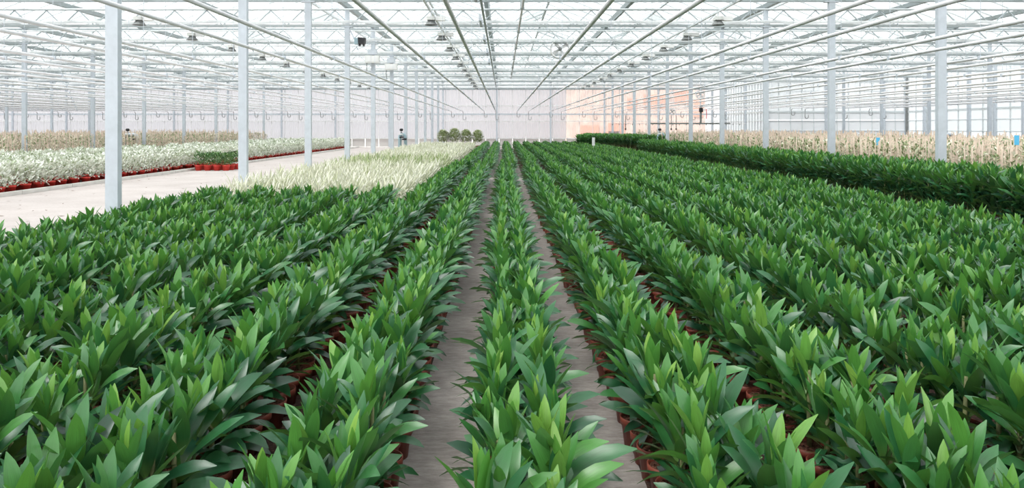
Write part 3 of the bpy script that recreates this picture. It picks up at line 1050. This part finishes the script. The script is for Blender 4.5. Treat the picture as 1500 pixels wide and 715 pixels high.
def proto_green(rec, lod, pot):
    P = []
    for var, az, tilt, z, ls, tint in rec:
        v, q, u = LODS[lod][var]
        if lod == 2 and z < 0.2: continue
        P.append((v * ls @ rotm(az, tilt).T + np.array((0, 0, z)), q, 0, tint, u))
    if pot:
        v, q, u = lathe_q([(0.056, 0.0), (0.072, 0.108), (0.079, 0.112), (0.079, 0.14), (0.070, 0.138), (0.069, 0.113)], 12 if lod == 6 else 8)
        P.append((v, q, 1, 0, u))
        v, q, u = lathe_q([(0.0715, 0.126), (0.03, 0.133), (0.001, 0.136)], 8)
        P.append((v, q, 2, 0, u))
        v, q, u = lathe_q([(0.011, 0.11), (0.007, 0.41)], 5)
        P.append((v, q, 3, 0, u))
    return compose(P)

def scatter(mass, protos, pts, tintvar=0.1):
    """pts: rows (x, y, z, scale, rot, proto)"""
    pts = np.asarray(pts, float)
    if len(pts) == 0: return
    pid = pts[:, 5].astype(int)
    for p in np.unique(pid):
        S = pts[pid == p]
        v, q, m_, t, u = protos[p]
        c, s = np.cos(S[:, 4])[:, None], np.sin(S[:, 4])[:, None]
        x = (v[None, :, 0] * c - v[None, :, 1] * s) * S[:, 3:4] + S[:, 0:1]
        y = (v[None, :, 0] * s + v[None, :, 1] * c) * S[:, 3:4] + S[:, 1:2]
        z = v[None, :, 2] * S[:, 3:4] + S[:, 2:3]
        V = np.stack([x, y, z], -1).reshape(-1, 3)
        k = len(S)
        Q = (q[None] + (np.arange(k) * len(v))[:, None, None]).reshape(-1, 4)
        off = rng.uniform(-tintvar, tintvar, k)[:, None]
        T = np.clip(t[None] + off, 0, 1).ravel()
        mass.V.append(V); mass.Fq.append(Q + mass.n); mass.M.append(np.tile(m_, k)); mass.T.append(T); mass.U.append(np.tile(u, (k, 1)))
        mass.n += len(V)

def near_view(x, y, m=2.0):
    return -(VX / F) * y - m < x < ((1500 - VX) / F) * y + m

green = Mass()
for lod, ya, yb, pot in ((6, 0, 8.0, True), (3, 8.0, 20.0, True), (2, 20.0, 80, False)):
    protos = [proto_green(r, lod, pot) for r in RECIPES]
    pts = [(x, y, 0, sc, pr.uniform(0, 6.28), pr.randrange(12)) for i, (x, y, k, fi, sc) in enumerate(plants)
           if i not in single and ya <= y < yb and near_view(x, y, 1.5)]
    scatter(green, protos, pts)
    # tall plants: same crown on a longer stem
    pts = [(x, y, dz, sc, pr.uniform(0, 6.28), pr.randrange(12)) for (x, y, dz, sc) in tall if ya <= y < yb and near_view(x, y, 1.5)]
    tp = []
    for r in RECIPES:
        P = [(v, q, m_, t, u) for v, q, m_, t, u in [proto_green(r, lod, False)]]
        v0, q0, m0, t0, u0 = P[0]
        v1, q1, u1 = lathe_q([(0.012, -0.5), (0.008, 0.41)], 5)
        v2, q2, u2 = lathe_q([(0.08, -0.36), (0.09, -0.18), (0.07, -0.2)], 8)
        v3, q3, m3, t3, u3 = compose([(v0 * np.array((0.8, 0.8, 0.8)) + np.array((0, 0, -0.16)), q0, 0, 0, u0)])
        v0, q0, m0, t0, u0 = np.concatenate([v0, v3]), np.concatenate([q0, q3 + len(v0)]), np.concatenate([m0, m3]), np.concatenate([t0, t0 * 0.25]), np.concatenate([u0, u3])  # lower crown copy tinted down, painting the shade beneath the tall bed
        n0, n1_ = len(v0), len(v1)
        tp.append((np.concatenate([v0, v1]), np.concatenate([q0, q1 + n0]), np.concatenate([m0, np.full(len(q1), 3)]), np.concatenate([t0, np.zeros(n1_)]), np.concatenate([u0, u1])))
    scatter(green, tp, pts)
gme = green.build('green_plant_rows', ['leaf_green_mass', 'pot_terracotta', 'bark_soil', 'stem_skin'])
tag(obj('green_plant_rows', gme), 'mass of green broad-leaved pot plants filling the rows farther back', 'plants', None, 'stuff')

# aisle floor under tall bed pots is the same floor; simple long tray for their pots
def bush(nl, R, H, z0, leafL, leafW, seed, lo=0.0, hi=1.0, lod=2, up=0.35, arch=0.7):
    """crown of many blades set over a rounded volume; blade tints vary at random"""
    r = random.Random(seed)
    P = []
    la = [leaf_arrays(leafL, leafW, b_, 0.25, lod) for b_ in (0.3, arch, arch * 1.5)]
    for i in range(nl):
        a = r.uniform(0, 2 * PI)
        h = r.random() ** 0.8
        rad = R * math.sqrt(max(0, 1 - (2 * h - 0.9) ** 2 * 0.8)) * r.uniform(0.35, 0.95)
        pos = np.array((rad * math.cos(a), rad * math.sin(a), z0 + H * h))
        tilt = r.uniform(0.3, 1.5) * (1 - up * h)
        v, q, u = r.choice(la)
        tint = lo + (hi - lo) * min(1, max(0, r.uniform(0.15, 1.0)))
        P.append((v * r.uniform(0.75, 1.2) @ rotm(a + r.uniform(-0.7, 0.7), tilt).T + pos, q, 0, tint, u))
    return P

def mesh_of(P, name, mats):
    ms = Mass()
    v, q, m_, t, u = compose(P)
    ms.V.append(v); ms.Fq.append(q); ms.M.append(m_); ms.T.append(t); ms.U.append(u)
    ms.n = len(v)
    return ms.build(name, mats)

def potp(R, H, n=10):
    v, q, u = lathe_q([(R * 0.72, 0.0), (R * 0.93, H * 0.78), (R, H * 0.8), (R, H), (R * 0.92, H), (R * 0.9, H * 0.85)], n)
    v2, q2, u2 = lathe_q([(R * 0.91, H * 0.86), (R * 0.4, H * 0.9), (0.001, H * 0.92)], n)
    return (v, q, 1, 0, u), (v2, q2, 2, 0, u2)

def pot_mesh(R, H, mat):
    return MB().lathe([(R * 0.72, 0.0), (R * 0.93, H * 0.78), (R, H * 0.8), (R, H), (R * 0.92, H), (R * 0.9, H * 0.85), (R * 0.4, H * 0.9), (0.001, H * 0.92)], 14, True).mesh('pot', mat, True)

def plant_bed(name, cat, pts, foliage, potR, potH, potmat_, leafmat_, labeler, group, mass_name, mass_label, extra=None, limit=300):
    """pts: (x, y, row, scale). The largest in view become things of their own, the rest one mass."""
    vis = []
    for i, (x, y, row, sc) in enumerate(pts):
        if inview(x, y, 0.5, 5): vis.append((y, i))
    vis.sort()
    chosen = [i for _, i in vis[:limit]]
    rk = {}
    cnt = {}
    for i in chosen:
        cnt[pts[i][2]] = cnt.get(pts[i][2], 0) + 1
        rk[i] = cnt[pts[i][2]]
    fm = [mesh_of(P, 'foliage', [leafmat_]) for P in foliage]
    pm = pot_mesh(potR, potH, potmat_)
    em = [MB() for _ in foliage]
    r = random.Random(len(name))
    for i in chosen:
        x, y, row, sc = pts[i]
        t = thing(name, labeler(row, rk[i]), cat, (x, y, 0), group, r.uniform(0, 6.28))
        obj('pot', pm, t)
        j = r.randrange(len(fm))
        tag(obj('foliage', fm[j], t, None, None, (sc, sc, sc)), None, None, None, 'stuff')
        if extra: extra(t, j, sc, r)
    ch = set(chosen)
    restp = [(x, y, 0, sc, r.uniform(0, 6.28), r.randrange(len(foliage))) for i, (x, y, row, sc) in enumerate(pts) if i not in ch and near_view(x, y, 1.5)]
    if restp:
        ms = Mass()
        protos = [compose(P + list(potp(potR, potH, 8)) + (extra(None, j, 1, r) if extra else [])) for j, P in enumerate(foliage)]
        scatter(ms, protos, restp, 0.12)
        me = ms.build(mass_name, [leafmat_, potmat_, 'bark_soil', 'stake_wood'])
        tag(obj(mass_name, me), mass_label, 'plants', None, 'stuff')

# cream striped plants beyond the green rows on the left
pts = []
for k in range(-7, -2):
    for fi in (0, 1):
        y = 12.45 + 0.08 * fi
        while y < 46:
            g_ = 20.5 < y < 25
            pts.append((ROWX + PITCH * k + (fi - 0.5) * 0.26 + pr.uniform(-.04, .04), y, (k, fi, g_), pr.uniform(0.9, 1.12)))
            y += 0.21
def cream_fol(seed, lo, hi):
    r = random.Random(seed)
    P = []
    la = [leaf_arrays(0.27, 0.026, b_, 0.3, 3) for b_ in (0.5, 1.0, 1.5)]
    for i in range(26):
        fr = i / 25
        z = 0.18 + 0.22 * fr
        v, q, u = la[0] if fr > 0.6 else r.choice(la)
        P.append((v * r.uniform(0.8, 1.15) @ rotm(i * 2.4 + r.uniform(-.3, .3), math.radians(60 * (1 - fr) + 8 + r.uniform(-8, 8))).T + np.array((0, 0, z)), q, 0, lo + (hi - lo) * r.random() ** 0.7, u))
    return P
lab_c = lambda row, n: 'cream striped narrow-leaved pot plant, %s from front, %s file, %s row from driveway' % (ordn(n), 'left' if row[1] == 0 else 'right', ordn(row[0] + 8))
lab_g = lambda row, n: 'greener striped pot plant, %s from front, %s file, %s row from driveway' % (ordn(n), 'left' if row[1] == 0 else 'right', ordn(row[0] + 8))
plant_bed('cream_plant', 'plant', [p_ for p_ in pts if not p_[2][2]], [cream_fol(s, 0.35, 1.0) for s in range(6)], 0.08, 0.14, 'pot_terracotta', 'leaf_cream', lab_c, 'cream striped plants', 'cream_plant_mass', 'mass of cream striped plants stretching to the far wall')
plant_bed('striped_plant', 'plant', [p_ for p_ in pts if p_[2][2]], [cream_fol(s, 0.0, 0.75) for s in range(20, 24)], 0.08, 0.14, 'pot_terracotta', 'leaf_cream', lab_g, 'greener striped plants', 'striped_plant_mass', 'band of greener striped plants within the cream bed')

# white leaved bushes in red pots behind the kerb
pts = []
for k in range(11):
    y = 11.0
    while y < 54.5:
        pts.append((-11.14 - 0.46 * k + pr.uniform(-.05, .05), y + pr.uniform(-.06, .06), k, pr.uniform(0.88, 1.12)))
        y += 0.5
lab_w = lambda row, n: 'white-leaved bush in red pot, %s from front, %s row behind the kerb' % (ordn(n), ordn(row + 1))
plant_bed('white_bush', 'plant', pts, [bush(150, 0.29, 0.50, 0.15, 0.12, 0.055, s, 0.0, 1.0) for s in range(6)], 0.115, 0.19, 'pot_red', 'leaf_silver', lab_w, 'white bushes in red pots', 'white_bush_mass', 'mass of white-leaved bushes farther back in the kerbed bed')

# dark green shrubs set out on the driveway
pts = []
for j in range(4):
    for i in range(4):
        pts.append((-10.55 + 0.32 * i + 0.02 * j, 26.0 + 0.42 * j, j, pr.uniform(0.9, 1.1)))
lab_s = lambda row, n: 'dark green bushy shrub in red pot on the driveway, %s in the %s rank' % (ordn(n), ordn(row + 1))
plant_bed('green_shrub', 'plant', pts, [bush(110, 0.21, 0.40, 0.2, 0.10, 0.045, s, 0.0, 0.95) for s in range(40, 44)], 0.13, 0.2, 'pot_red', 'leaf_shrub', lab_s, 'green shrubs on the driveway', 'green_shrub_mass', 'green shrubs')

# four pale shrubs standing at the end of the cream bed
pts = [(-4.05 + 0.78 * i, 50.5, 0, pr.uniform(0.95, 1.05)) for i in range(4)]
lab_p = lambda row, n: 'pale-edged round shrub before the far wall, %s from the driveway side' % ordn(n)
plant_bed('pale_shrub', 'plant', pts, [bush(520, 0.42, 0.8, 0.5, 0.17, 0.08, s, 0.0, 0.62) for s in range(50, 52)], 0.2, 0.3, 'pot_terracotta', 'leaf_cream', lab_p, 'pale shrubs at the far wall', 'pale_shrub_mass', 'pale shrubs')

# staked plants: peach canes with small leaves
def stake_parts(seed):
    r = random.Random(seed)
    out = []
    for i in range(3):
        a = r.uniform(0, 6.28)
        out.append(((0.06 * math.cos(a), 0.06 * math.sin(a), 0.1), (0.08 * math.cos(a) + r.uniform(-.04, .04), 0.08 * math.sin(a) + r.uniform(-.04, .04), r.uniform(1.08, 1.34))))
    return out
STK = [stake_parts(s) for s in range(5)]
stake_meshes = [[MB().bar(a, b_, 0.019).mesh('stake', 'stake_wood') for a, b_ in S] for S in STK]
def stake_extra(t, j, sc, r):
    if t is not None:
        for me in stake_meshes[j]:
            obj('stake', me, t)
        return None
    P = []
    for a, b_ in STK[j]:
        w = 0.0105
        v = np.array([(p[0] + dx, p[1] + dy, p[2]) for p in (a, b_) for dx, dy in ((-w, -w), (w, -w), (w, w), (-w, w))])
        q = np.array([(k, (k + 1) % 4, 4 + (k + 1) % 4, 4 + k) for k in range(4)])
        P.append((v, q, 3, 0, np.zeros((8, 3))))
    return P
pts = []
for k in range(26):
    x = 8.35 + 0.33 * k
    y = 7.0 + 0.12 * (k % 3)
    while y < YS - 2:
        pts.append((x + pr.uniform(-.06, .06), y + pr.uniform(-.06, .06), k, pr.uniform(0.9, 1.1)))
        y += 0.38 if y < 26 else 0.5
for k in range(24):
    x = -16.9 - 0.5 * k
    y = 14 + 0.15 * (k % 3)
    while y < 54:
        pts.append((x + pr.uniform(-.08, .08), y + pr.uniform(-.08, .08), 100 + k, pr.uniform(0.9, 1.1)))
        y += 0.6
lab_k = lambda row, n: ('peach staked cane plant, %s from front in the %s file beyond the green bed' % (ordn(n), ordn(row + 1)) if row < 100
                        else 'peach staked cane plant, %s from front in the %s file behind white bushes' % (ordn(n), ordn(row - 99)))
plant_bed('staked_plant', 'plant', pts, [bush(60, 0.15, 0.90, 0.22, 0.09, 0.042, s, 0.0, 1.0) for s in range(60, 65)], 0.1, 0.17, 'pot_terracotta', 'leaf_cane', lab_k, 'staked cane plants', 'staked_plant_mass', 'mass of peach staked cane plants beyond the nearer ones', stake_extra)

# ------------------------------------------------------------------ small things
for lb, x, y, z in (('second one nearer the front glazing, high above the peach stakes', 9.02, 13.2, 1.28), ('before the white boarded end wall', 8.48, 17.0, 1.19)):
    t = thing('sticky_trap', 'blue insect trap card %s' % ('on a stake nearest the side glazing' if x > 9 else 'on a stake before the white boarded wall'), 'insect trap', (x, y, 0), 'blue trap cards')
    MB().bar((0, 0, 0), (0, 0, z + 0.12), 0.014).build('stake', 'stake_wood', t)
    MB().box(-0.042, 0.042, -0.016, -0.009, z - 0.085, z + 0.085).build('card', 'blue_card', t)
t = thing('plant_label', 'white label stake standing up from the far green rows', 'label', (4.45, 37.0, 0))
MB().bar((0, 0, 0), (0, 0, 0.75), 0.02).build('stick', 'white_paint', t)
MB().box(-0.07, 0.07, -0.018, -0.01, 0.62, 1.02).build('card', 'white_paint', t)

# leaf litter
lit = MB()
lr = random.Random(9)
for _ in range(150):
    x, y = lr.uniform(-10.5, -5.2), lr.uniform(9, 30)
    a = lr.uniform(0, 6.28)
    q = lr.uniform(0.02, 0.06)
    c, sn = math.cos(a), math.sin(a)
    lit.add([(x - q * c, y - q * sn, 0.014), (x + 0.4 * q * sn, y - 0.4 * q * c, 0.018), (x + q * c, y + q * sn, 0.022), (x - 0.4 * q * sn, y + 0.4 * q * c, 0.015)], [(0, 1, 2, 3)])
tag(lit.build('leaf_litter', 'dry_leaf'), 'brown leaf crumbs scattered on the pale driveway', 'litter', None, 'stuff')
me = leaf_mesh(leaf_arrays(0.09, 0.03, 0.5, 0.2, 3), 'dry_leaf')
tag(obj('fallen_leaf', me, None, (-0.30, 9.9, 0.01), (0, PI / 2 - 0.15, 0.4)), 'single dark dead leaf on the path left of the middle row', 'leaf')
